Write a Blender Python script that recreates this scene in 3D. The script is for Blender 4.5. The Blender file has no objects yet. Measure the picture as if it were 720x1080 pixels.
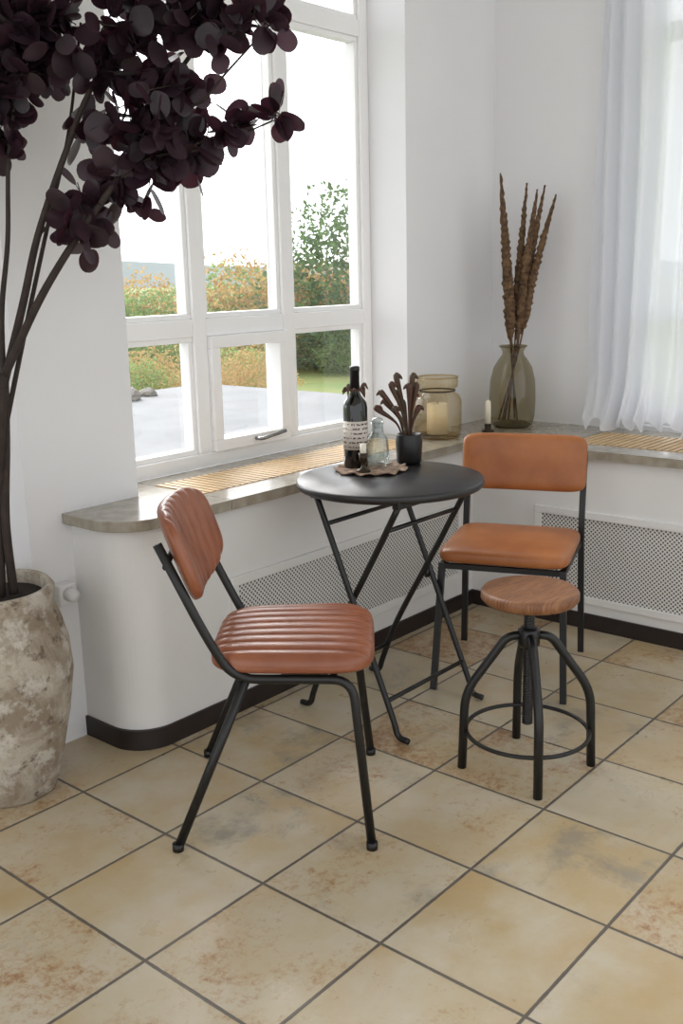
import bpy, math, random
import bmesh
from mathutils import Vector, Matrix, noise
random.seed(7)
sc=bpy.context.scene
V=Vector
# ------------------------------------------------------------------ materials
def new_mat(name):
    m=bpy.data.materials.new(name);m.use_nodes=True;nt=m.node_tree;nt.nodes.clear()
    out=nt.nodes.new('ShaderNodeOutputMaterial');return m,nt,out
class NB:
    def __init__(s,nt): s.nt=nt
    def n(s,t,**k):
        nd=s.nt.nodes.new(t)
        for a,b in k.items(): setattr(nd,a,b)
        return nd
    def l(s,a,b): s.nt.links.new(a,b)
    def put(s,inp,v):
        if isinstance(v,bpy.types.NodeSocket): s.l(v,inp)
        else: inp.default_value=v
    def math(s,op,a,b=None,c=None,clamp=False):
        nd=s.n('ShaderNodeMath',operation=op,use_clamp=clamp);s.put(nd.inputs[0],a)
        if b is not None:s.put(nd.inputs[1],b)
        if c is not None:s.put(nd.inputs[2],c)
        return nd.outputs[0]
    def mix(s,f,a,b,bt='MIX'):
        nd=s.n('ShaderNodeMix',data_type='RGBA',blend_type=bt)
        s.put(nd.inputs[0],f);s.put(nd.inputs[6],a);s.put(nd.inputs[7],b);return nd.outputs[2]
    def noise(s,vec,scale,detail=4,rough=.55,dist=0):
        nd=s.n('ShaderNodeTexNoise');s.l(vec,nd.inputs['Vector']);nd.inputs['Scale'].default_value=scale
        nd.inputs['Detail'].default_value=detail;nd.inputs['Roughness'].default_value=rough;nd.inputs['Distortion'].default_value=dist
        return nd.outputs[0]
    def ramp(s,v,a,b,lo=0.,hi=1.):
        nd=s.n('ShaderNodeMapRange');nd.clamp=True;s.l(v,nd.inputs[0]);nd.inputs[1].default_value=a;nd.inputs[2].default_value=b
        nd.inputs[3].default_value=lo;nd.inputs[4].default_value=hi;return nd.outputs[0]
    def bump(s,h,strength=.2,dist=.01):
        nd=s.n('ShaderNodeBump');s.l(h,nd.inputs['Height']);nd.inputs['Strength'].default_value=strength;nd.inputs['Distance'].default_value=dist
        return nd.outputs[0]
    def pos(s): return s.n('ShaderNodeTexCoord').outputs['Object']
def C(r,g,b):
    f=lambda c:((c/255+.055)/1.055)**2.4 if c/255>.04045 else c/255/12.92
    return (f(r),f(g),f(b),1)
def pmat(name,col,rough=.5,metal=0,var=.12,scale=12,bump=.05,bscale=60,coat=0,col2=None,spec=.5):
    m,nt,out=new_mat(name);b=NB(nt);p=b.n('ShaderNodeBsdfPrincipled');b.l(p.outputs[0],out.inputs[0])
    co=b.pos();n=b.noise(co,scale)
    c2=col2 or tuple(list(x*(1-var) for x in col[:3])+[1])
    b.put(p.inputs['Base Color'],b.mix(b.ramp(n,.35,.65),col,c2))
    p.inputs['Roughness'].default_value=rough;p.inputs['Metallic'].default_value=metal
    p.inputs['Coat Weight'].default_value=coat;p.inputs['Specular IOR Level'].default_value=spec
    if bump: b.l(b.bump(b.noise(co,bscale),bump,.005),p.inputs['Normal'])
    return m
M={}
M['wall']=pmat('wall_paint',C(237,237,239),.75,var=.02,scale=3,bump=.04,bscale=120)
M['bench']=pmat('bench_paint',C(231,230,228),.6,var=.04,scale=4,bump=.03,bscale=90)
M['frame']=pmat('frame_paint',C(250,250,250),.35,var=.01,bump=0)
M['ceil']=pmat('ceiling_paint',C(235,235,233),.8,var=.02,bump=0)
M['base']=pmat('baseboard_dark',C(40,31,28),.45,var=.3,bump=.03)
M['stone']=pmat('sill_stone',C(166,159,145),.2,var=.25,scale=25,bump=.01,coat=.2,col2=C(142,134,119))
M['black']=pmat('black_metal',C(20,20,21),.38,var=.2,bump=.04,bscale=200)
M['tabletop']=pmat('table_black',C(38,37,38),.36,var=.25,scale=8,bump=.03,bscale=150)
M['leather1']=pmat('leather_brown',C(152,91,62),.32,var=.25,scale=7,bump=.08,bscale=220,col2=C(130,73,48),coat=.15)
M['leather2']=pmat('leather_tan',C(174,108,60),.42,var=.25,scale=5,bump=.10,bscale=220,col2=C(148,86,44),coat=.08)
M['slat']=pmat('pine_slat',C(212,180,136),.5,var=.2,scale=15,bump=.02)
M['dark']=pmat('vent_shade',C(104,84,62),.9,var=.1,bump=0)  # dark colour standing in for the shade below the slats
M['bark']=pmat('bark',C(56,45,40),.8,var=.4,scale=30,bump=.5,bscale=60)
M['soil']=pmat('soil',C(34,26,20),.95,var=.4,scale=40,bump=.8,bscale=60)
M['reed']=pmat('dried_reed',C(124,96,66),.85,var=.5,scale=60,bump=.8,bscale=140,col2=C(74,54,38))
M['wax']=pmat('wax_cream',C(242,234,216),.5,var=.03,bump=0)
M['white_plastic']=pmat('white_plastic',C(228,228,228),.4,var=.02,bump=0)
M['bottle']=pmat('bottle_glass_dark',C(10,12,10),.08,var=.1,bump=0,coat=.5)
M['capsule']=pmat('bottle_capsule',C(18,14,16),.35,var=.1,bump=0)
M['pitcher']=pmat('dark_succulent',C(74,66,44),.5,var=.4,scale=26,bump=.1,col2=C(80,38,30))
M['chrome']=pmat('chrome',C(150,150,150),.25,metal=1,var=.05,bump=0)
M['rock']=pmat('rock',C(140,136,130),.9,var=.3,bump=.4)
M['terrace']=pmat('terrace_roof',C(122,124,127),.8,var=.2,scale=2,bump=.1)
M['lawn']=pmat('lawn_grass',C(104,124,68),.95,var=.3,scale=.8,bump=.3,bscale=5,col2=C(128,132,78))
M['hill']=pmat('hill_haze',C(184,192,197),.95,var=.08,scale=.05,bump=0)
M['cloth']=pmat('napkin_weave',C(184,158,136),.9,scale=38,bump=.5,bscale=120,col2=C(96,70,58))
M['brass']=pmat('dark_brass',C(60,50,38),.35,metal=.6,bump=0)
def wood(name,c1,c2):
    m,nt,out=new_mat(name);b=NB(nt);p=b.n('ShaderNodeBsdfPrincipled');b.l(p.outputs[0],out.inputs[0])
    co=b.pos();mp=b.n('ShaderNodeMapping');b.l(co,mp.inputs[0]);mp.inputs['Scale'].default_value=(2,14,2);mp.inputs['Rotation'].default_value=(0,0,.5)
    n=b.noise(mp.outputs[0],6,6,.6,1.2)
    b.put(p.inputs['Base Color'],b.mix(b.ramp(n,.35,.65),c1,c2));p.inputs['Roughness'].default_value=.45
    b.l(b.bump(n,.15,.003),p.inputs['Normal']);return m
M['wood']=wood('stool_wood',C(154,106,70),C(110,70,46))
T=.341
def floor_mat():
    m,nt,out=new_mat('slate_tiles');b=NB(nt);p=b.n('ShaderNodeBsdfPrincipled');b.l(p.outputs[0],out.inputs[0])
    g=b.n('ShaderNodeNewGeometry').outputs['Position'];sp=b.n('ShaderNodeSeparateXYZ');b.l(g,sp.inputs[0])
    x=b.math('DIVIDE',sp.outputs[0],T);y=b.math('DIVIDE',sp.outputs[1],T)
    def edge(v):
        f=b.math('FRACT',v);return b.math('MINIMUM',f,b.math('SUBTRACT',1.,f))
    e=b.math('MINIMUM',edge(x),edge(y))
    wob=b.math('MULTIPLY',b.math('SUBTRACT',b.noise(g,40,2),.5),.008)
    e=b.math('ADD',e,wob)
    grout=b.ramp(e,.009,.014,1,0)
    cb=b.n('ShaderNodeCombineXYZ');b.l(b.math('FLOOR',x),cb.inputs[0]);b.l(b.math('FLOOR',y),cb.inputs[1])
    wn=b.n('ShaderNodeTexWhiteNoise',noise_dimensions='3D');b.l(cb.outputs[0],wn.inputs[0])
    rs=b.n('ShaderNodeSeparateColor');b.l(wn.outputs['Color'],rs.inputs[0])
    sc_=b.n('ShaderNodeVectorMath',operation='SCALE');b.l(wn.outputs['Color'],sc_.inputs[0]);sc_.inputs[3].default_value=17
    ad=b.n('ShaderNodeVectorMath',operation='ADD');b.l(g,ad.inputs[0]);b.l(sc_.outputs[0],ad.inputs[1]);co=ad.outputs[0]
    base=b.mix(rs.outputs[0],C(192,178,150),C(184,163,124))
    base=b.mix(b.ramp(b.noise(co,5,6,.6),.40,.62),base,C(196,185,164))
    och=b.ramp(b.noise(co,2.6,6,.62,.4),.48,.66)
    base=b.mix(b.math('MULTIPLY',och,.5),base,C(180,148,98))
    gy=b.math('MULTIPLY',b.ramp(b.noise(co,4.2,9,.74,.3),.52,.64),b.ramp(rs.outputs[1],.45,.9))
    base=b.mix(b.math('MULTIPLY',gy,.7),base,C(134,130,122))
    n1=b.noise(co,4.0,10,.76,.35);n2=b.noise(co,46,6,.8)
    ru=b.math('ADD',n1,b.math('MULTIPLY',b.math('SUBTRACT',n2,.5),.8))
    th=b.ramp(rs.outputs[2],0,1,.42,.66)
    rr=b.math('MULTIPLY',b.math('SUBTRACT',ru,th),6.,clamp=True)
    base=b.mix(b.math('MULTIPLY',rr,.62),base,C(164,116,64))
    r2=b.math('MULTIPLY',b.math('SUBTRACT',ru,b.math('ADD',th,.12)),8.,clamp=True)
    base=b.mix(b.math('MULTIPLY',r2,.55),base,C(120,78,40))
    base=b.mix(b.math('MULTIPLY',b.ramp(n2,.60,.75),.25),base,C(104,88,68))
    col=b.mix(grout,base,C(98,90,82))
    b.l(col,p.inputs['Base Color'])
    b.l(b.ramp(b.noise(co,9,5),.3,.7,.26,.46),p.inputs['Roughness'])
    h=b.math('SUBTRACT',b.math('MULTIPLY',b.noise(co,14,6,.6),.35),b.math('MULTIPLY',grout,.6))
    b.l(b.bump(h,.35,.006),p.inputs['Normal']);return m
M['floor']=floor_mat()
def grille_mat(name,ax):
    m,nt,out=new_mat(name);b=NB(nt);p=b.n('ShaderNodeBsdfPrincipled');b.l(p.outputs[0],out.inputs[0])
    g=b.n('ShaderNodeNewGeometry').outputs['Position'];sp=b.n('ShaderNodeSeparateXYZ');b.l(g,sp.inputs[0])
    s=.0165
    x=b.math('DIVIDE',sp.outputs[ax],s);z=b.math('DIVIDE',sp.outputs[2],s)
    def dot(o):
        fx=b.math('SUBTRACT',b.math('FRACT',b.math('ADD',x,o)),.5);fz=b.math('SUBTRACT',b.math('FRACT',b.math('ADD',z,o)),.5)
        return b.math('ADD',b.math('MULTIPLY',fx,fx),b.math('MULTIPLY',fz,fz))
    d=b.math('MINIMUM',dot(0.),dot(.5))
    k=b.ramp(d,.035,.065,1,0)
    b.l(b.mix(k,C(222,221,218),C(66,62,60)),p.inputs['Base Color']);p.inputs['Roughness'].default_value=.5
    return m
M['grx']=grille_mat('perforated_x',0);M['gry']=grille_mat('perforated_y',1)
def glass(name,tint,gl=.12,base=.04):
    m,nt,out=new_mat(name);b=NB(nt);t=b.n('ShaderNodeBsdfTransparent');t.inputs[0].default_value=tint
    g=b.n('ShaderNodeBsdfGlossy');g.inputs['Roughness'].default_value=.04
    lw=b.n('ShaderNodeLayerWeight');lw.inputs[0].default_value=.35
    f=b.math('ADD',b.math('MULTIPLY',lw.outputs['Facing'],gl*3),base,clamp=True)
    mx=b.n('ShaderNodeMixShader');b.l(f,mx.inputs[0]);b.l(t.outputs[0],mx.inputs[1]);b.l(g.outputs[0],mx.inputs[2]);b.l(mx.outputs[0],out.inputs[0]);return m
M['pane']=glass('window_glass',(1,1,1,1),.03,.03)
M['amber']=glass('amber_glass',C(240,230,208),.09,.04)
M['smoke']=glass('smoke_amber_glass',C(212,205,184),.09,.04)
M['clear']=glass('clear_glass',C(240,244,244),.14,.06)
def leafmat(name,c,tr,w=.3,rough=.45,dk=.5):
    m,nt,out=new_mat(name);b=NB(nt);p=b.n('ShaderNodeBsdfPrincipled');p.inputs['Roughness'].default_value=rough
    n=b.noise(b.pos(),11);b.l(b.mix(b.ramp(n,.4,.6),c,tuple([x*dk for x in c[:3]]+[1])),p.inputs['Base Color'])
    t=b.n('ShaderNodeBsdfTranslucent');t.inputs[0].default_value=tr
    mx=b.n('ShaderNodeMixShader');mx.inputs[0].default_value=w;b.l(p.outputs[0],mx.inputs[1]);b.l(t.outputs[0],mx.inputs[2]);b.l(mx.outputs[0],out.inputs[0]);return m
M['leaf']=leafmat('purple_leaf',C(60,44,53),C(92,46,62),.26,.4,.45)
M['f1']=leafmat('foliage_green',C(132,152,100),C(154,178,108),.4,.8)  # garden foliage colours are paled, haze is painted into them
M['f2']=leafmat('foliage_autumn',C(184,160,118),C(204,170,112),.4,.8)
M['f3']=leafmat('foliage_dark',C(90,114,80),C(116,142,90),.35,.8)
def curtain_mat():
    m,nt,out=new_mat('sheer_voile');b=NB(nt)
    d=b.n('ShaderNodeBsdfDiffuse');d.inputs[0].default_value=C(244,245,249)
    t=b.n('ShaderNodeBsdfTranslucent');t.inputs[0].default_value=C(238,241,247)
    tp=b.n('ShaderNodeBsdfTransparent')
    a=b.n('ShaderNodeMixShader');a.inputs[0].default_value=.44;b.l(d.outputs[0],a.inputs[1]);b.l(t.outputs[0],a.inputs[2])
    c=b.n('ShaderNodeMixShader');c.inputs[0].default_value=.07;b.l(a.outputs[0],c.inputs[1]);b.l(tp.outputs[0],c.inputs[2]);b.l(c.outputs[0],out.inputs[0]);return m
M['curtain']=curtain_mat()
def pot_mat():
    m,nt,out=new_mat('weathered_terracotta');b=NB(nt);p=b.n('ShaderNodeBsdfPrincipled');b.l(p.outputs[0],out.inputs[0]);co=b.pos()
    n1=b.noise(co,7,8,.7,.6);n2=b.noise(co,26,6,.7)
    c=b.mix(b.ramp(n1,.42,.58),C(186,177,162),C(146,132,114))
    c=b.mix(b.math('MULTIPLY',b.ramp(n2,.55,.64),.75),c,C(94,78,64))
    c=b.mix(b.math('MULTIPLY',b.ramp(b.noise(co,12,6,.7),.52,.62),.8),c,C(208,203,193))
    b.l(c,p.inputs['Base Color']);p.inputs['Roughness'].default_value=.9
    b.l(b.bump(b.math('ADD',n1,b.math('MULTIPLY',n2,.5)),.7,.015),p.inputs['Normal']);return m
M['pot']=pot_mat()
def label_mat():
    m,nt,out=new_mat('bottle_label');b=NB(nt);p=b.n('ShaderNodeBsdfPrincipled');b.l(p.outputs[0],out.inputs[0]);co=b.pos()
    sp=b.n('ShaderNodeSeparateXYZ');b.l(co,sp.inputs[0])
    f=b.math('FRACT',b.math('MULTIPLY',sp.outputs[2],70.));k=b.math('MULTIPLY',b.ramp(f,.6,.65),b.ramp(b.noise(co,160,1),.48,.52))
    b.l(b.mix(k,C(205,196,186),C(60,50,50)),p.inputs['Base Color']);p.inputs['Roughness'].default_value=.6;return m
M['label']=label_mat()
# ------------------------------------------------------------------ mesh helpers
def link(o,parent=None,mat=None,smooth=False):
    sc.collection.objects.link(o)
    if parent: o.parent=parent
    if mat: o.data.materials.append(M[mat])
    if smooth:
        for f in o.data.polygons:f.use_smooth=True
    return o
def mk(name,v,f,parent=None,mat=None,smooth=False,weld=0):
    m=bpy.data.meshes.new(name);m.from_pydata([tuple(p) for p in v],[],f);m.update()
    bm=bmesh.new();bm.from_mesh(m)
    if weld: bmesh.ops.remove_doubles(bm,verts=bm.verts,dist=weld)
    bmesh.ops.recalc_face_normals(bm,faces=bm.faces);bm.to_mesh(m);bm.free()
    return link(bpy.data.objects.new(name,m),parent,mat,smooth)
def empty(name,loc=(0,0,0),rz=0):
    e=bpy.data.objects.new(name,None);e.location=loc;e.rotation_euler=(0,0,rz);e.empty_display_size=.1;sc.collection.objects.link(e);return e
def boxes(name,lst,parent=None,mat=None,bev=0):
    v=[];f=[]
    for a,b in lst:
        x0,y0,z0=a;x1,y1,z1=b;k=len(v)
        v+=[(x0,y0,z0),(x1,y0,z0),(x1,y1,z0),(x0,y1,z0),(x0,y0,z1),(x1,y0,z1),(x1,y1,z1),(x0,y1,z1)]
        f+=[tuple(i+k for i in q) for q in [(0,3,2,1),(4,5,6,7),(0,1,5,4),(1,2,6,5),(2,3,7,6),(3,0,4,7)]]
    o=mk(name,v,f,parent,mat)
    if bev:
        md=o.modifiers.new('bevel','BEVEL');md.width=bev;md.segments=2
    return o
def box(name,a,b,parent=None,mat=None,bev=0): return boxes(name,[(a,b)],parent,mat,bev)
def prism(name,poly,z0,z1,parent=None,mat=None,bev=0):
    n=len(poly);v=[(x,y,z0) for x,y in poly]+[(x,y,z1) for x,y in poly]
    f=[tuple(range(n))[::-1],tuple(range(n,2*n))]+[(i,(i+1)%n,n+(i+1)%n,n+i) for i in range(n)]
    o=mk(name,v,f,parent,mat)
    if bev:
        md=o.modifiers.new('bevel','BEVEL');md.width=bev;md.segments=3;md.limit_method='ANGLE';md.angle_limit=1
    return o
def arc(cx,cy,r,a0,a1,n=14): return [(cx+r*math.cos(math.radians(a0+(a1-a0)*i/n)),cy+r*math.sin(math.radians(a0+(a1-a0)*i/n))) for i in range(n+1)]
def lathe(name,prof,parent=None,mat=None,seg=40,loc=(0,0,0),wob=0):
    v=[];f=[];n=len(prof)
    for i in range(seg):
        a=2*math.pi*i/seg
        for r,z in prof:
            q=r*(1+(wob*(noise.noise(V((math.cos(a)*1.5,math.sin(a)*1.5,z*4)))) if wob else 0))
            v.append((loc[0]+q*math.cos(a),loc[1]+q*math.sin(a),loc[2]+z))
    for i in range(seg):
        j=(i+1)%seg
        for k in range(n-1): f.append((i*n+k,j*n+k,j*n+k+1,i*n+k+1))
    return mk(name,v,f,parent,mat,True,1e-5)
def smoothp(pts,n=6):
    pts=[V(p) for p in pts];P=[pts[0]*2-pts[1]]+pts+[pts[-1]*2-pts[-2]];o=[]
    for i in range(1,len(P)-2):
        for k in range(n):
            t=k/n;a,b,c,d=P[i-1],P[i],P[i+1],P[i+2]
            o.append(.5*((2*b)+(c-a)*t+(2*a-5*b+4*c-d)*t*t+(3*b-a-3*c+d)*t**3))
    o.append(pts[-1]);return o
def fillet(pts,r,n=7):
    pts=[V(p) for p in pts];o=[pts[0]]
    for i in range(1,len(pts)-1):
        a,b,c=pts[i-1],pts[i],pts[i+1];ra=min(r,(a-b).length*.48,(c-b).length*.48)
        p=b+(a-b).normalized()*ra;q=b+(c-b).normalized()*ra
        for k in range(n+1):
            t=k/n;o.append(p*(1-t)**2+b*2*t*(1-t)+q*t*t)
    o.append(pts[-1]);return o
def sweep_data(pts,r,seg=10,closed=False,rot=0):
    pts=[V(p) for p in pts];n=len(pts);R=r if isinstance(r,(list,tuple)) else [r]*n
    v=[];f=[];t0=(pts[1]-pts[0]).normalized();up=V((0,0,1)) if abs(t0.z)<.9 else V((1,0,0))
    nr=(up-t0*up.dot(t0)).normalized()
    for i in range(n):
        if closed: t=(pts[(i+1)%n]-pts[i-1]).normalized()
        else: t=(pts[min(i+1,n-1)]-pts[max(i-1,0)]).normalized()
        nr=(nr-t*nr.dot(t)).normalized();bn=t.cross(nr)
        for k in range(seg):
            a=2*math.pi*k/seg+rot;v.append(pts[i]+(nr*math.cos(a)+bn*math.sin(a))*R[i])
    m=n if closed else n-1
    for i in range(m):
        j=(i+1)%n
        for k in range(seg):
            k2=(k+1)%seg;f.append((i*seg+k,i*seg+k2,j*seg+k2,j*seg+k))
    if not closed: f.append(tuple(range(seg))[::-1]);f.append(tuple((n-1)*seg+k for k in range(seg)))
    return v,f
def sweep(name,pts,r,parent=None,mat='black',seg=10,closed=False,rot=0,smooth=True):
    v,f=sweep_data(pts,r,seg,closed,rot);return mk(name,v,f,parent,mat,smooth)
def sweeps(name,lst,parent=None,mat='black',seg=10,smooth=True):
    vv=[];ff=[]
    for pts,r in lst:
        v,f=sweep_data(pts,r,seg);k=len(vv);vv+=v;ff+=[tuple(i+k for i in q) for q in f]
    return mk(name,vv,ff,parent,mat,smooth)
def cushion(name,a,b,h,hb,fn=None,parent=None,mat=None,ribs=0,ribd=.006,NX=60,NY=60,p=6,q=3.2,dome=0):
    v=[];f=[]
    def S(i,N): return math.sin((i/N*2-1)*math.pi/2)
    for top in (1,0):
        for i in range(NX+1):
            for j in range(NY+1):
                s=S(i,NX);t=(j/NY*2-1) if ribs else S(j,NY)
                if ribs:
                    t=.75*t+.25*S(j,NY)
                    ext=max(0,1-abs(t)**p)**(1/p)
                    x=s*a*ext;y=t*b;m=(abs(s*ext)**p+abs(t)**p)**(1/p)
                    if abs(s)>.9999: m=1
                else:
                    m=max(abs(s),abs(t));nn=(abs(s)**p+abs(t)**p)**(1/p) if m>1e-9 else 1
                    k=m/nn if m>1e-9 else 1
                    x=s*k*a;y=t*k*b
                m=min(m,1)
                e=max(0,1-m**(q*2.5))**(1/q*1.1)
                if top:
                    z=h*e+dome*(1-m*m)
                    if ribs:
                        c=abs(math.cos(math.pi*(t*ribs/2)))**.6 if ribs%2 else abs(math.sin(math.pi*(t*ribs/2)))**.6
                        z+=(c-1)*ribd*(e**.35)
                        if m>.9995: z=0
                else: z=-hb*e
                w=V((x,y,z));v.append(fn(w) if fn else w)
    L=(NX+1)*(NY+1)
    for s in (0,1):
        for i in range(NX):
            for j in range(NY):
                k=s*L+i*(NY+1)+j;f.append((k,k+1,k+NY+2,k+NY+1))
    return mk(name,v,f,parent,mat,True,1e-5)
# ------------------------------------------------------------------ room
box('floor',(-3.5,-4,-.1),(3.05,1.25,0),mat='floor')
box('ceiling',(-3.5,-2.6,3.0),(3.05,1.25,3.1),mat='ceil')
ZS=.70;WO=1.25
boxes('wall_window',[((.43,.97,0),(.82,WO,3)),((2.215,.97,0),(2.95,WO,3)),((.82,1.13,2.78),(2.215,WO,3)),((.82,1.14,0),(2.215,WO,.67)),((-3.5,1.18,0),(.43,WO,3))],mat='wall')
YL,YR=.30,-1.4
boxes('wall_back',[((2.85,YL,0),(3.05,.97,3)),((2.85,YR,0),(3.05,YL,.72)),((2.85,YR,2.85),(3.05,YL,3)),((2.85,-4,0),(3.05,YR,3))],mat='wall')
def Lpoly(e):
    x0=.57-e;y0=.72-e;xr=2.32-e;r=.12
    return [(x0,.97)]+arc(x0+r,y0+r,r,180,270)+[(xr,y0),(xr,-2.5),(2.85,-2.5),(2.85,.97)]
bench=empty('window_bench')
prism('bench_body',Lpoly(0),0,.665,bench,'bench')
prism('baseboard_bench',Lpoly(.008),0,.062,None,'base')
def grille(name,ax,a0,a1,c,z0,z1,parent):
    fw=.028;d=.012
    if ax==0:
        box(name,(a0,c-.004,z0),(a1,c,z1),parent,'grx')
        boxes(name+'_frame',[((a0-fw,c-d,z0-fw),(a1+fw,c,z0)),((a0-fw,c-d,z1),(a1+fw,c,z1+fw)),((a0-fw,c-d,z0),(a0,c,z1)),((a1,c-d,z0),(a1+fw,c,z1))],parent,'bench',.002)
    else:
        box(name,(c-.004,a0,z0),(c,a1,z1),parent,'gry')
        boxes(name+'_frame',[((c-d,a0-fw,z0-fw),(c,a1+fw,z0)),((c-d,a0-fw,z1),(c,a1+fw,z1+fw)),((c-d,a0-fw,z0),(c,a0,z1)),((c-d,a1,z0),(c,a1+fw,z1))],parent,'bench',.002)
grille('vent_left',0,.98,2.2,.72,.16,.42,bench)
grille('vent_right',1,-2.2,.40,2.32,.13,.435,bench)
sill=empty('window_sill')
prism('sill_corner',[(.54,.97)]+arc(.68,.83,.14,180,270)+[(.95,.69),(.95,1.15),(.82,1.15),(.82,.97)],.668,ZS,sill,'stone',.003)
boxes('sill_slabs',[((.95,.69,.668),(2.10,.82,ZS)),((.95,1.05,.668),(2.10,1.15,ZS)),((2.10,.69,.668),(2.85,.97,ZS)),((2.10,.97,.668),(2.215,1.15,ZS)),
 ((2.29,.35,.668),(2.85,.69,ZS)),((2.29,-2.5,.668),(2.42,.35,ZS)),((2.72,-2.5,.668),(2.85,.35,ZS))],sill,'stone')
box('vent_shade_a',(.95,.82,.664),(2.10,1.05,.669),sill,'dark');box('vent_shade_b',(2.42,-2.5,.664),(2.72,.35,.669),sill,'dark')  # dark sheets that paint the shade seen between the slats
sl=[]
x=.955
while x<2.09: sl.append(((x,.822,.678),(x+.019,1.048,ZS+.002)));x+=.028
boxes('slats_a',sl,sill,'slat')
sl=[];y=.32
while y>-2.4: sl.append(((2.422,y,.678),(2.718,y+.019,ZS+.002)));y-=.028
boxes('slats_b',sl,sill,'slat')
# ---- window 1
w1=empty('window_1')
Y0,Y1=1.15,1.22
def frame_rect(x0,x1,z0,z1,t,ya,yb): return [((x0,ya,z0),(x1,yb,z0+t)),((x0,ya,z1-t),(x1,yb,z1)),((x0,ya,z0+t),(x0+t,yb,z1-t)),((x1-t,ya,z0+t),(x1,yb,z1-t))]
ms=[.82,1.273,1.717,2.18]
L=frame_rect(.79,2.215,.70,2.78,.05,Y0,Y1)
for mx in ms[1:3]: L.append(((mx-.03,Y0,.75),(mx+.03,Y1,2.73)))
for a,b in ((.84,ms[1]-.03),(ms[1]+.03,ms[2]-.03),(ms[2]+.03,2.165)):
    for z in (1.185,2.27): L.append(((a,Y0+.002,z-.03),(b,Y1,z+.03)))
boxes('window_frame',L,w1,'frame',.004)
L=[];G=[]
cells=[(.84,ms[1]-.03),(ms[1]+.03,ms[2]-.03),(ms[2]+.03,2.165)]
for i,(a,b) in enumerate(cells):
    for z0,z1 in ((.75,1.155),(1.215,2.24),(2.30,2.73)):
        t=.018;ya=Y0+.012
        if i==1 and z0==.75: t=.042;ya=Y0-.018
        L+=frame_rect(a,b,z0,z1,t,ya,Y1-.01)
        G.append(((a+t,1.195,z0+t),(b-t,1.199,z1-t)))
boxes('sash_frames',L,w1,'frame',.003)
boxes('panes',G,w1,'pane')
hx=1.53
sweep('handle',fillet([(hx-.03,Y0-.02,.775),(hx-.03,Y0-.05,.775),(hx+.09,Y0-.055,.79)],.015),.007,w1,'chrome')
# ---- window 2 behind curtain
w2=empty('window_2')
L=[((2.90,YR,.72),(2.97,YL,.78)),((2.90,YR,2.79),(2.97,YL,2.85)),((2.90,YL-.05,.78),(2.97,YL,2.79)),((2.90,YR,.78),(2.97,YR+.05,2.79)),
   ((2.905,YR+.05,2.20),(2.97,YL-.05,2.26)),((2.905,YR+.05,1.14),(2.97,YL-.05,1.20))]
for yy in (-.27,-.84): L.append(((2.90,yy-.03,.78),(2.97,yy+.03,2.79)))
boxes('window_frame_b',L,w2,'frame',.004)
box('pane_b',(2.94,YR+.05,.78),(2.944,YL-.05,2.79),w2,'pane')
# curtain
cu=empty('sheer_curtain')
v=[];f=[];ny,nz=460,64
for i in range(ny+1):
    s=i/ny
    for k in range(nz+1):
        t=k/nz;z=2.82-(2.82-.712)*t
        yy=.44-1.7*s+ .015*math.sin(s*37+t*2.5)*t
        ph=s*150+1.6*noise.noise(V((s*7,t*1.1,0)))*3
        amp=(.017+.014*noise.noise(V((s*9,3,t))))*(1+.5*t)
        xx=2.79+amp*math.sin(ph)-.02*t
        if t>.88:
            q=(t-.88)/.12;xx-=.12*q*q*(.6+.7*noise.noise(V((s*14,5,0))))+.02*math.sin(s*230)*q
            z+=.026*q*(1+math.sin(s*150+2*math.sin(s*40)))
        if z<.706:z=.706
        v.append((xx,yy,z))
for i in range(ny):
    for k in range(nz):
        a=i*(nz+1)+k;f.append((a,a+1,a+nz+2,a+nz+1))
mk('curtain_fabric',v,f,cu,'curtain',True)
sweep('curtain_rail',[(2.79,.6,2.84),(2.79,-1.5,2.84)],.012,cu,'frame')
rv=empty('radiator_valve',(.515,.95,.47))
box('valve_box',(-.03,-.02,-.035),(.03,.02,.03),rv,'white_plastic',.006)
sweep('valve_knob',[(0,-.02,0),(0,-.05,0)],[.02,.018],rv,'white_plastic',seg=20)
# ------------------------------------------------------------------ chair 1
def chair_ribbed(loc,rz):
    e=empty('dining_chair',loc,rz)
    r=.0115
    def sf(w):
        w=V(w);w.y*=1+.05*(w.x/.2);return w+V((.008,0,.447))
    cushion('seat',.202,.205,.038,.022,sf,e,'leather1',ribs=9,ribd=.009,NX=50,NY=216,p=5,dome=.006)
    def bf(w):
        h=w.x;y=w.y;z=w.z+ .9*y*y
        ang=math.radians(19);up=V((-math.sin(ang),0,math.cos(ang)));fw=V((math.cos(ang),0,math.sin(ang)))
        return V((-.266,0,.704))+up*h+fw*z+V((0,y,0))
    cushion('backrest',.122,.218,.026,.016,bf,e,'leather1',ribs=9,ribd=.008,NX=50,NY=216,p=3.4)
    for s,n in ((-1,'right'),(1,'left')):
        post=[(-.288,s*.198,.755),(-.192,s*.20,.54),(-.13,s*.19,.418),(.05,s*.185,.413),(.155,s*.19,.413),(.195,s*.247,0.006)]
        sweep('frame_'+n,fillet(post,.06),r,e)
        sweep('back_leg_'+n,[(-.10,s*.188,.413),(-.275,s*.247,.006)],r,e)
        for x,y in ((.195,s*.247),(-.275,s*.247)): lathe('foot_%s_%d'%(n,x>0),[(0,0),(.014,0),(.014,.018),(0,.018)],e,'black',16,(x,y,0))
    sweep('cross_front',[(.11,-.188,.413),(.11,.188,.413)],.009,e);sweep('cross_back',[(-.11,-.188,.413),(-.11,.188,.413)],.009,e)
    sweep('back_bar',[(-.272,-.198,.70),(-.286,0,.70),(-.272,.198,.70)],.008,e)
    return e
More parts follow.
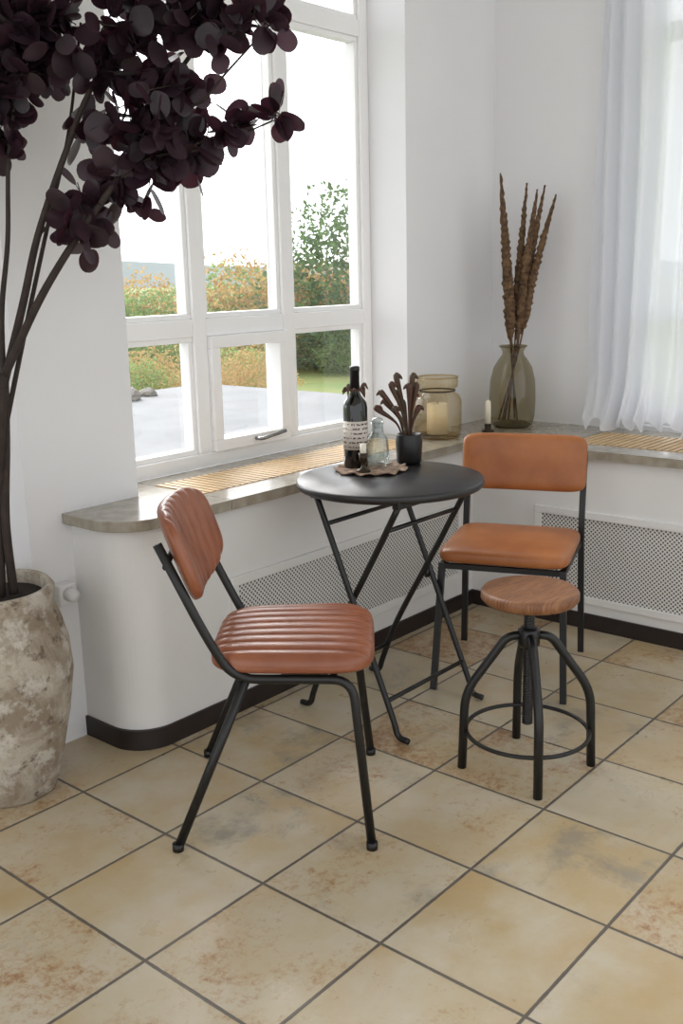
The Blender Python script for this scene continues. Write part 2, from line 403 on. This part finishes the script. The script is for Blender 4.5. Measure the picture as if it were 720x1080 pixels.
chair_ribbed((.677,.20,0),math.radians(-51))
# ------------------------------------------------------------------ chair 2
def chair_plain(loc,rz):
    e=empty('dining_chair',loc,rz);r=.0145
    cushion('seat',.205,.212,.030,.026,lambda w:V(w)+V((.01,0,.450)),e,'leather2',p=9,dome=.006,NX=48,NY=48)
    def bf(w):
        h=w.x;y=w.y;z=w.z+.35*y*y;ang=math.radians(7);up=V((-math.sin(ang),0,math.cos(ang)));fw=V((math.cos(ang),0,math.sin(ang)))
        return V((-.232,0,.692))+up*h+fw*z+V((0,y,0))
    cushion('backrest',.100,.218,.026,.016,bf,e,'leather2',p=8,NX=48,NY=48)
    k=math.pi/4
    for s,n in ((-1,'right'),(1,'left')):
        sweep('back_post_'+n,fillet([(-.262,s*.205,.73),(-.215,s*.205,.46),(-.24,s*.215,0)],.08),r,e,seg=4,rot=k,smooth=False)
        sweep('front_leg_'+n,[(.19,s*.195,.425),(.24,s*.213,0)],r,e,seg=4,rot=k,smooth=False)
        sweep('rail_'+n,[(.195,s*.195,.416),(-.215,s*.20,.416)],.012,e,seg=4,rot=k,smooth=False)
    sweep('rail_front',[(.19,-.195,.416),(.19,.195,.416)],.012,e,seg=4,rot=k,smooth=False)
    sweep('rail_back',[(-.213,-.2,.416),(-.213,.2,.416)],.012,e,seg=4,rot=k,smooth=False)
    return e
chair_plain((1.787,.218,0),math.radians(200.9))
# ------------------------------------------------------------------ stool
st=empty('swivel_stool',(1.20,-.187,0))
lathe('seat',[(0,.482),(.10,.482),(.122,.486),(.131,.496),(.131,.512),(.126,.519),(.118,.520),(0,.519)],st,'wood',64)
lathe('seat_plate',[(0,.472),(.05,.472),(.05,.482),(0,.482)],st,'black',24)
pr=[];z=.13
while z<.472:
    pr+=[(.0125,z),(.0155,z+.003),(.0125,z+.006)];z+=.0075
lathe('screw',[(0,.128)]+pr+[(0,.474)],st,'black',20)
lathe('hub',[(0,.355),(.024,.355),(.030,.365),(.030,.405),(.022,.412),(0,.412)],st,'black',24)
for i in range(4):
    a=math.radians(39.5+90*i);c,s=math.cos(a),math.sin(a)
    P=fillet([(.015*c,.015*s,.39),(.06*c,.06*s,.385),(.172*c,.172*s,.225),(.180*c,.180*s,.0)],.05)
    sweep('leg_%d'%(i+1),P,.0125,st)
ring=[(.168*math.cos(i*math.pi/32),.168*math.sin(i*math.pi/32),.11) for i in range(64)]
sweep('foot_ring',ring,.006,st,closed=True,seg=8)
# ------------------------------------------------------------------ table
TZ=.745
tb=empty('bistro_table',(1.30,.37,0))
lathe('table_top',[(0,TZ-.010),(.274,TZ-.010),(.274,TZ-.024),(.281,TZ-.025),(.287,TZ-.019),(.287,TZ-.005),(.282,TZ),(0,TZ)],tb,'tabletop',96,(.014,0,0))
rl=.0095
for sx,n in ((-1,'near'),(1,'far')):
    xa=sx*.20;xb=sx*.178
    sweep('leg_a_'+n,smoothp([(xa,.115,.715),(xa,.03,.52),(xa,-.10,.22),(xa,-.165,.07),(xa,-.185,.02),(xa,-.222,.012)],6),rl,tb)
    sweep('leg_b_'+n,smoothp([(xb,-.18,.715),(xb,-.06,.50),(xb,.10,.22),(xb,.165,.07),(xb,.185,.02),(xb,.222,.012)],6),rl,tb)
    lathe('pivot_'+n,[(0,0),(.008,0),(.008,.03),(0,.03)],tb,'black',12,(sx*.189,-.013,.385))
sweep('bar_a_low',[(-.2,-.145,.12),(.2,-.145,.12)],.007,tb);sweep('bar_b_low',[(-.178,.145,.12),(.178,.145,.12)],.007,tb)
sweep('bar_a_top',[(-.2,.075,.63),(.2,.075,.63)],.007,tb);sweep('bar_b_top',[(-.178,-.13,.63),(.178,-.13,.63)],.007,tb)
boxes('top_rails',[((-.215,.10,.705),(.215,.125,.735)),((-.2,-.195,.705),(.2,-.17,.735))],tb,'black',.003)
# ------------------------------------------------------------------ tabletop items
tr=empty('cloth_napkin',(1.37,.49,TZ))
v=[(0,0,.004)];f=[];na,nr=96,16
for i in range(na):
    a=2*math.pi*i/na;Rm=.115*(1+.05*math.sin(9*a)+.06*noise.noise(V((math.cos(a)*2,math.sin(a)*2,0))))
    for k in range(1,nr+1):
        t=k/nr;w=max(0,(t-.72)/.28)
        v.append((Rm*t*math.cos(a),Rm*t*math.sin(a),.004+w*(.005+.004*math.sin(13*a+t*3))))
for i in range(na):
    j=(i+1)%na;f.append((0,1+i*nr,1+j*nr))
    for k in range(nr-1): f.append((1+i*nr+k,1+i*nr+k+1,1+j*nr+k+1,1+j*nr+k))
o=mk('cloth',v,f,tr,'cloth',True);md=o.modifiers.new('thick','SOLIDIFY');md.thickness=.003;md.offset=-1
zt=TZ+.0045
wb_=empty('wine_bottle',(1.37,.55,zt))
lathe('glass_body',[(0,0),(.036,0),(.039,.004),(.039,.19),(.036,.208),(.020,.228),(.0145,.243),(.0145,.262),(0,.262)],wb_,'bottle',40)
lathe('label',[(.0394,.06),(.0397,.06),(.0397,.15),(.0394,.15)],wb_,'label',40)
lathe('capsule',[(.0148,.245),(.0155,.246),(.0155,.305),(.0165,.306),(.0165,.318),(.013,.321),(0,.321)],wb_,'capsule',24)
tw=[]
for i in range(9):
    a=i*.7;tw.append((smoothp([(.018*math.cos(a),.018*math.sin(a),.245),(.030*math.cos(a+.3),.030*math.sin(a+.3),.255+.01*math.sin(i*2)),(.042*math.cos(a+.5),.042*math.sin(a+.5),.235+.015*math.sin(i*3))],4),[.002,.003,.004,.005,.006,.006,.004,.003,.001]))
sweeps('neck_garland',tw+[([(.0185*math.cos(i*.3927),.0185*math.sin(i*.3927),.247) for i in range(17)],.004)],wb_,'pitcher',6)
ch=empty('candle_holder',(1.315,.475,zt))
lathe('holder',[(0,0),(.022,0),(.022,.006),(.008,.012),(.006,.03),(.013,.036),(.015,.06),(.012,.06),(.012,.05),(0,.05)],ch,'brass',24)
lathe('candle_stub',[(0,.05),(.010,.05),(.010,.088),(0,.09)],ch,'wax',20)
gc=empty('glass_carafe',(1.436,.513,zt))
lathe('carafe_glass',[(0,0),(.034,0),(.037,.005),(.037,.05),(.033,.085),(.020,.105),(.018,.125),(.022,.14),(.020,.14),(.016,.125),(.018,.105),(.031,.085),(.035,.05),(.035,.008),(0,.006)],gc,'clear',36)
lathe('stopper',[(0,.120),(.013,.120),(.017,.142),(.017,.150),(0,.156)],gc,'clear',24)
pp=empty('potted_succulent',(1.527,.455,TZ))
lathe('pot',[(0,0),(.036,0),(.041,.01),(.044,.075),(.040,.095),(.040,.098),(.036,.098),(.036,.085),(0,.085)],pp,'black',32)
# curled pitcher-like leaves: slim stalk, flared hooded head
lv=[];rs_=random.Random(21)
LEAN=V((-.65,.76,0))
spec=[(-.015,.20,.0),(.035,.15,.01),(.065,.175,-.01),(.085,.12,.01),(.055,.10,-.02),(.02,.115,.02),(-.02,.14,.02),(.10,.15,.0),(-.035,.10,-.01),(.0,.17,-.02),(.045,.20,.01),(-.03,.17,.0),(.12,.10,.01)]
for i,(o_,l,dq) in enumerate(spec):
    sd=V((.76,.65,0))*dq;b0=LEAN*(o_*.15)+sd*.4+V((0,0,.08))
    tp=LEAN*o_*.85+sd+V((0,0,.08+l));md=LEAN*o_*.35+sd*.7+V((0,0,.085+l*.5))
    sg=1 if i%2 else -1
    h1=tp+LEAN*(.008*sg)+V((0,0,.006));h2=tp+LEAN*(.019*sg)+V((0,0,-.006))
    P=smoothp([b0,md,tp,h1,h2],5);n=len(P)
    R=[]
    for k in range(n):
        t=k/(n-1);R.append(.0028+.0072*math.exp(-((t-.52)/.2)**2) + (.002 if t>.7 and t<.95 else 0))
    R[-1]=.001
    lv.append((P,R))
sweeps('leaves',lv,pp,'pitcher',8)
# ------------------------------------------------------------------ sill items
ln=empty('glass_lantern',(2.26,.855,ZS))
lathe('lantern_glass',[(0,.004),(.085,.004),(.094,.012),(.098,.03),(.098,.15),(.088,.172),(.070,.182),(.070,.195),(.082,.205),(.084,.225),(.082,.243)],ln,'amber',56)
sweep('lantern_lip',[(.082*math.cos(i*math.pi/24),.082*math.sin(i*math.pi/24),.243) for i in range(48)],.0035,ln,'amber',8,True)
sweep('lantern_neck_wire',[(.0715*math.cos(i*math.pi/24),.0715*math.sin(i*math.pi/24),.189) for i in range(48)],.003,ln,'brass',8,True)
lathe('lantern_base',[(0,0),(.086,0),(.094,.006),(.09,.012),(0,.008)],ln,'amber',48)
lathe('pillar_candle',[(0,.014),(.042,.014),(.042,.135),(.036,.138),(.02,.132),(0,.132)],ln,'wax',32)
sweep('wick',[(0,0,.13),(.002,0,.145)],.0015,ln,'black')
tc=empty('taper_candle',(2.487,.757,ZS))
lathe('holder',[(0,0),(.026,0),(.026,.005),(.014,.01),(.013,.03),(.016,.034),(0,.034)],tc,'brass',24)
lathe('taper',[(0,.03),(.0125,.03),(.0115,.125),(.004,.131),(0,.132)],tc,'wax',20)
vs=empty('glass_vase',(2.66,.745,ZS))
op=[(0,.002),(.072,.002),(.086,.01),(.095,.05),(.098,.12),(.094,.20),(.080,.255),(.058,.290),(.046,.305),(.044,.32),(.052,.335),(.056,.342)]
lathe('vase_glass',op,vs,'smoke',56)
lathe('vase_base',[(0,0),(.07,0),(.08,.012),(.06,.02),(0,.022)],vs,'smoke',40)
sweep('vase_lip',[(.056*math.cos(i*math.pi/24),.056*math.sin(i*math.pi/24),.342) for i in range(48)],.004,vs,'smoke',8,True)
ds=empty('dried_stalks',(2.66,.745,ZS))
rd=V((.65,-.76,0))
tips=[(-.06,1.04,.02),(-.045,.80,-.05),(.05,1.00,.03),(.085,.97,-.02),(.125,.99,.03),(.165,.95,0)]
stems=[];spk=[]
dd=V((.76,.65,0))
for i,(s,h,dp) in enumerate(tips):
    b0=rd*(-s*.35)+dd*(-dp*.5)+V((0,0,.03));mid=rd*(s*.15)+dd*dp*.3+V((0,0,.33));top=rd*s+dd*dp+V((0,0,h))
    bow=rd*(s*.5)+dd*dp*.6+V((0,0,(.33+h)/2))
    P=smoothp([b0,mid,bow,top],26)
    stems.append((P[::4],.0035))
    st0=int(len(P)*(.37+.03*(i%3)));Q=P[st0:];n=len(Q)
    R=[]
    for k in range(n):
        t=k/(n-1);R.append(((.0175 if i==0 else .0135)*(1-t**3)*min(1,.3+t*6)+.002)*(1+.28*(k%2)+.15*random.uniform(-1,1)))
    spk.append((Q,R))
sweeps('stems',stems,ds,'reed',6)
o=sweeps('seed_spikes',spk,ds,'reed',9,False)
for vt in o.data.vertices: vt.co+=V((random.uniform(-1,1),random.uniform(-1,1),random.uniform(-1,1)))*.0025
# ------------------------------------------------------------------ potted tree
tree=empty('potted_purple_tree',(.235,.86,0))
lathe('clay_pot',[(0,0),(.115,0),(.122,.01),(.150,.10),(.176,.22),(.188,.34),(.184,.42),(.170,.49),(.158,.525),(.160,.555),(.162,.57),(.154,.58),(.140,.575),(.138,.55),(.138,.53)],tree,'pot',72,wob=.05)
lathe('soil',[(0,.548),(.05,.552),(.141,.545),(.141,.53),(0,.53)],tree,'soil',32,wob=.06)
def TP(s,z,d=0): return rd*(s*(1.186-.098*z)+.097*z)+dd*d+V((0,0,z))
br=[([(-.03,.54,0),(-.035,.75,.01),(-.03,.95,0),(-.02,1.13,0)],.017,.013),
 ([(-.0,.54,.02),(-.015,.75,.0),(-.02,.95,0.02),(-.02,1.13,0.01)],.012,.010),
 ([(-.02,1.10,0),(.02,1.30,.02),(.06,1.46,.0),(.13,1.64,-.03),(.19,1.80,0),(.29,1.92,.02),(.33,2.1,.02)],.011,.004),
 ([(-.02,1.12,0),(.07,1.31,-.02),(.16,1.46,-.02),(.24,1.58,0),(.33,1.74,.03),(.42,1.87,.02),(.54,1.95,0)],.011,.004),
 ([(-.02,1.10,0),(-.03,1.28,.02),(-.01,1.45,0),(.0,1.66,-.02),(.03,1.92,0),(.04,2.1,0)],.008,.003),
 ([(-.02,1.0,.02),(.02,1.25,.05),(.07,1.50,.06),(.11,1.7,.08),(.14,1.95,.08)],.007,.003),
 ([(.24,1.58,0),(.33,1.63,-.03),(.45,1.65,0),(.6,1.71,.02)],.004,.002),
 ([(.06,1.46,0),(.11,1.50,0),(.20,1.53,.02)],.004,.002),
 ([(.33,1.74,.03),(.43,1.75,0),(.5,1.82,0),(.6,1.92,0)],.004,.002)]
BR=[]
for pts,r0,r1 in br:
    P=smoothp([TP(s,z,d) for s,z,d in pts],7);n=len(P);BR.append((P,[r0+(r1-r0)*k/(n-1) for k in range(n)]))
sweeps('branches',BR,tree,'bark',9)
cl=[(.29,1.92,.10),(.41,1.94,.09),(.50,1.92,.08),(.57,1.93,.05),(.23,1.82,.08),(.35,1.78,.11),(.41,1.69,.09),(.31,1.66,.09),(.25,1.58,.07),(.17,1.53,.06),(.16,1.47,.04),(.34,1.62,.05),
(.50,1.70,.04),(.61,1.72,.02),(.03,1.92,.10),(.01,1.78,.09),(-.03,1.68,.07),(.10,1.94,.08),(.08,1.85,.06),(-.11,1.8,.12),(.2,2.05,.12),(.4,2.06,.1),(0,2.06,.12),(.55,2.03,.08),(-.15,1.95,.12),(.2,1.72,.05)]
lvv=[];lff=[];tws=[]
allp=[p for P,_ in BR for p in P]
def add_leaf(base,dirn,L,W):
    dirn=dirn.normalized();up=V((random.gauss(0,1),random.gauss(0,1),random.gauss(0,1)));side=dirn.cross(up).normalized();nn=side.cross(dirn)
    k=len(lvv);NL=8;curl=random.uniform(-.12,.18);fold=random.uniform(.0,.14)
    base=base+dirn*.008
    for i in range(NL+1):
        t=i/NL;tt=math.pi*(.02+.96*t);w=W*.5*math.sin(tt)**.7*(1.08-.16*t)
        c=base+dirn*(L*(1-math.cos(tt))/2)+nn*(curl*L*t*t)
        for j in (-1,-.5,0,.5,1): lvv.append(c+side*(w*j)+nn*(fold*w*abs(j)))
    for i in range(NL):
        for j in range(4):
            a=k+i*5+j;lff.append((a,a+1,a+6,a+5))
for s,z,r in cl:
    c=TP(s,z,0);r*=1.30;nt_=max(2,int(2+400*r*r))
    for i in range(nt_):
        d=V((random.gauss(0,1),random.gauss(0,1),random.gauss(0,.8))).normalized()
        tip=c+d*r*random.uniform(.5,1.1)
        near=min(allp,key=lambda q:(q-c).length)
        st_=c*.7+near*.3
        P=smoothp([near,st_+V((random.uniform(-1,1),random.uniform(-1,1),random.uniform(-1,1)))*r*.3,tip],5)
        tws.append((P,.0014))
        m=8;ax=(tip-st_).normalized();n0=ax.cross(V((random.gauss(0,1),random.gauss(0,1),random.gauss(0,1)))).normalized()
        for j in range(m):
            q=P[int((len(P)-1)*(.38+.62*j/(m-1)))]
            sd=n0 if j%2 else -n0
            if j==m-1: sd=ax
            dv=ax*.35+sd*.9+V((random.gauss(0,.35),random.gauss(0,.35),random.gauss(0,.3)-.3))
            L=random.uniform(.044,.068)
            add_leaf(q,dv,L,L*random.uniform(.78,.96))
mk('leaves',lvv,lff,tree,'leaf',True)
sweeps('twigs',tws,tree,'bark',5)
# ------------------------------------------------------------------ outside
box('ground_outside',(-150,1.3,-.35),(250,300,-.3),mat='lawn')
box('ground_outside_side',(3.2,-80,-.35),(250,1.3,-.3),mat='lawn')
box('ground_terrace',(-4,1.27,-.3),(5.1,5.4,.42),mat='terrace')
def rock(name,loc,s):
    bm=bmesh.new();bmesh.ops.create_icosphere(bm,subdivisions=3,radius=s)
    for q in bm.verts: q.co*=1+.35*noise.noise(q.co*6/s*.3+V(loc));q.co.z=max(-.3*s,q.co.z*.6)
    me=bpy.data.meshes.new(name);bm.to_mesh(me);bm.free();o=bpy.data.objects.new(name,me);o.location=(loc[0],loc[1],loc[2]+.3*s);link(o,None,'rock')
rock('garden_rock',(3.9,5.0,.42),.11);rock('garden_rock',(4.2,5.1,.42),.07)
def foliage(name,n,rad,seed,size,mat):
    rnd=random.Random(seed);v=[];f=[]
    for i in range(n):
        while True:
            p=V((rnd.uniform(-1,1),rnd.uniform(-1,1),rnd.uniform(-1,1)))
            if p.length<1 and p.length>.3: break
        p*=1+.6*noise.noise(p*3.5+V((seed,0,0)))
        c=V((p.x*rad[0],p.y*rad[1],(p.z+1)*rad[2]))
        a=V((rnd.gauss(0,1),rnd.gauss(0,1),rnd.gauss(0,1))).normalized();b=a.cross(V((rnd.gauss(0,1),rnd.gauss(0,1),rnd.gauss(0,1)))).normalized()
        s=size*rnd.uniform(.6,1.3);k=len(v);v+=[c-a*s,c+b*s*.5,c+a*s,c-b*s*.5];f.append((k,k+1,k+2,k+3))
    me=bpy.data.meshes.new(name);me.from_pydata([tuple(q) for q in v],[],f);me.materials.append(M[mat]);return me
fm=[foliage('bush_a',5000,(1.3,1.3,.8),1,.042,'f1'),foliage('bush_b',4500,(1.2,1.2,.9),2,.042,'f2'),foliage('bush_c',6500,(1.1,1.1,1.2),3,.042,'f3')]
pl=[(13.0,10.0,2,1.45),(14.2,12.6,1,1.15),(12.5,12.2,1,1.25),(13.5,13.3,0,1.3),(11.6,14.0,0,1.0),(10.6,15.2,0,1.15),(12.2,15.2,1,1.1),(9.3,16.6,0,1.15),(15,11.4,1,1.3),(16.2,9.4,2,1.4),(9.8,12.8,0,.6),(11.4,11.2,1,.7),(12.2,9.6,0,.5),(15.8,7.8,0,1.3),(7.4,17.6,2,1.2),(10.6,12.0,0,.5),(13.3,11.2,1,1.1),(12.6,10.9,0,.8),
 (6.9,7.3,1,.45),(6.4,8.2,0,.5),(5.6,8.3,0,.48),(7.8,7.6,1,.5),(7.1,8.6,1,.5),(5.0,9.2,2,.42),(8.6,8.6,0,.5)]
for x,y,k,s in pl:
    o=bpy.data.objects.new('garden_bush',fm[k]);o.location=(x,y,-.3-.1*s);o.scale=(s,s,s*.95);o.rotation_euler=(0,0,x*3);sc.collection.objects.link(o)
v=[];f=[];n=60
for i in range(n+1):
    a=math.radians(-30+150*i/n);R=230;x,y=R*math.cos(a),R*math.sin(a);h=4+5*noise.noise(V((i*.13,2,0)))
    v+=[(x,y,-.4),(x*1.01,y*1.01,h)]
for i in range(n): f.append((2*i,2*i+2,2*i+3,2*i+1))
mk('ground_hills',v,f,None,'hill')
# ------------------------------------------------------------------ light
w=bpy.data.worlds.new('sky');sc.world=w;w.use_nodes=True;nt=w.node_tree;nt.nodes.clear();b=NB(nt)
o=b.n('ShaderNodeOutputWorld');bg=b.n('ShaderNodeBackground');b.l(bg.outputs[0],o.inputs[0])
tc_=b.n('ShaderNodeTexCoord');dt=b.n('ShaderNodeVectorMath',operation='DOT_PRODUCT');b.l(tc_.outputs['Generated'],dt.inputs[0]);dt.inputs[1].default_value=(.35,.9,.25)
k=b.ramp(dt.outputs['Value'],-.5,.7)
b.l(b.mix(k,(.95,.972,1,1),(.955,.978,1,1)),bg.inputs[0]);b.l(b.ramp(dt.outputs['Value'],-.5,.7,1.36,3.0),bg.inputs[1])
def sun(name,d,s,ang,col=(1,1,1)):
    l=bpy.data.lights.new(name,'SUN');l.energy=s;l.angle=math.radians(ang);l.color=col
    q=bpy.data.objects.new(name,l);q.rotation_euler=V(d).to_track_quat('-Z','Y').to_euler();q.location=(0,5,5);sc.collection.objects.link(q)
sun('sky_sun',(-.25,-.85,-.55),5.4,50,(1,.985,.96))
# camera
cd=bpy.data.cameras.new('camera');co=bpy.data.objects.new('camera',cd);sc.collection.objects.link(co)
yaw,pit,roll=.7071,.2309,-.0233
fw=V((math.cos(yaw)*math.cos(pit),math.sin(yaw)*math.cos(pit),-math.sin(pit)));r=V((math.sin(yaw),-math.cos(yaw),0));u=r.cross(fw)
r2=r*math.cos(roll)+u*math.sin(roll);u2=u*math.cos(roll)-r*math.sin(roll);Cc=(-1.0877,-1.4833,1.35)
co.matrix_world=Matrix(((r2.x,u2.x,-fw.x,Cc[0]),(r2.y,u2.y,-fw.y,Cc[1]),(r2.z,u2.z,-fw.z,Cc[2]),(0,0,0,1)))
cd.sensor_fit='VERTICAL';cd.sensor_height=36;cd.lens=1062.4/1080*36;cd.clip_end=1000
sc.camera=co
sc.view_settings.view_transform='Standard'
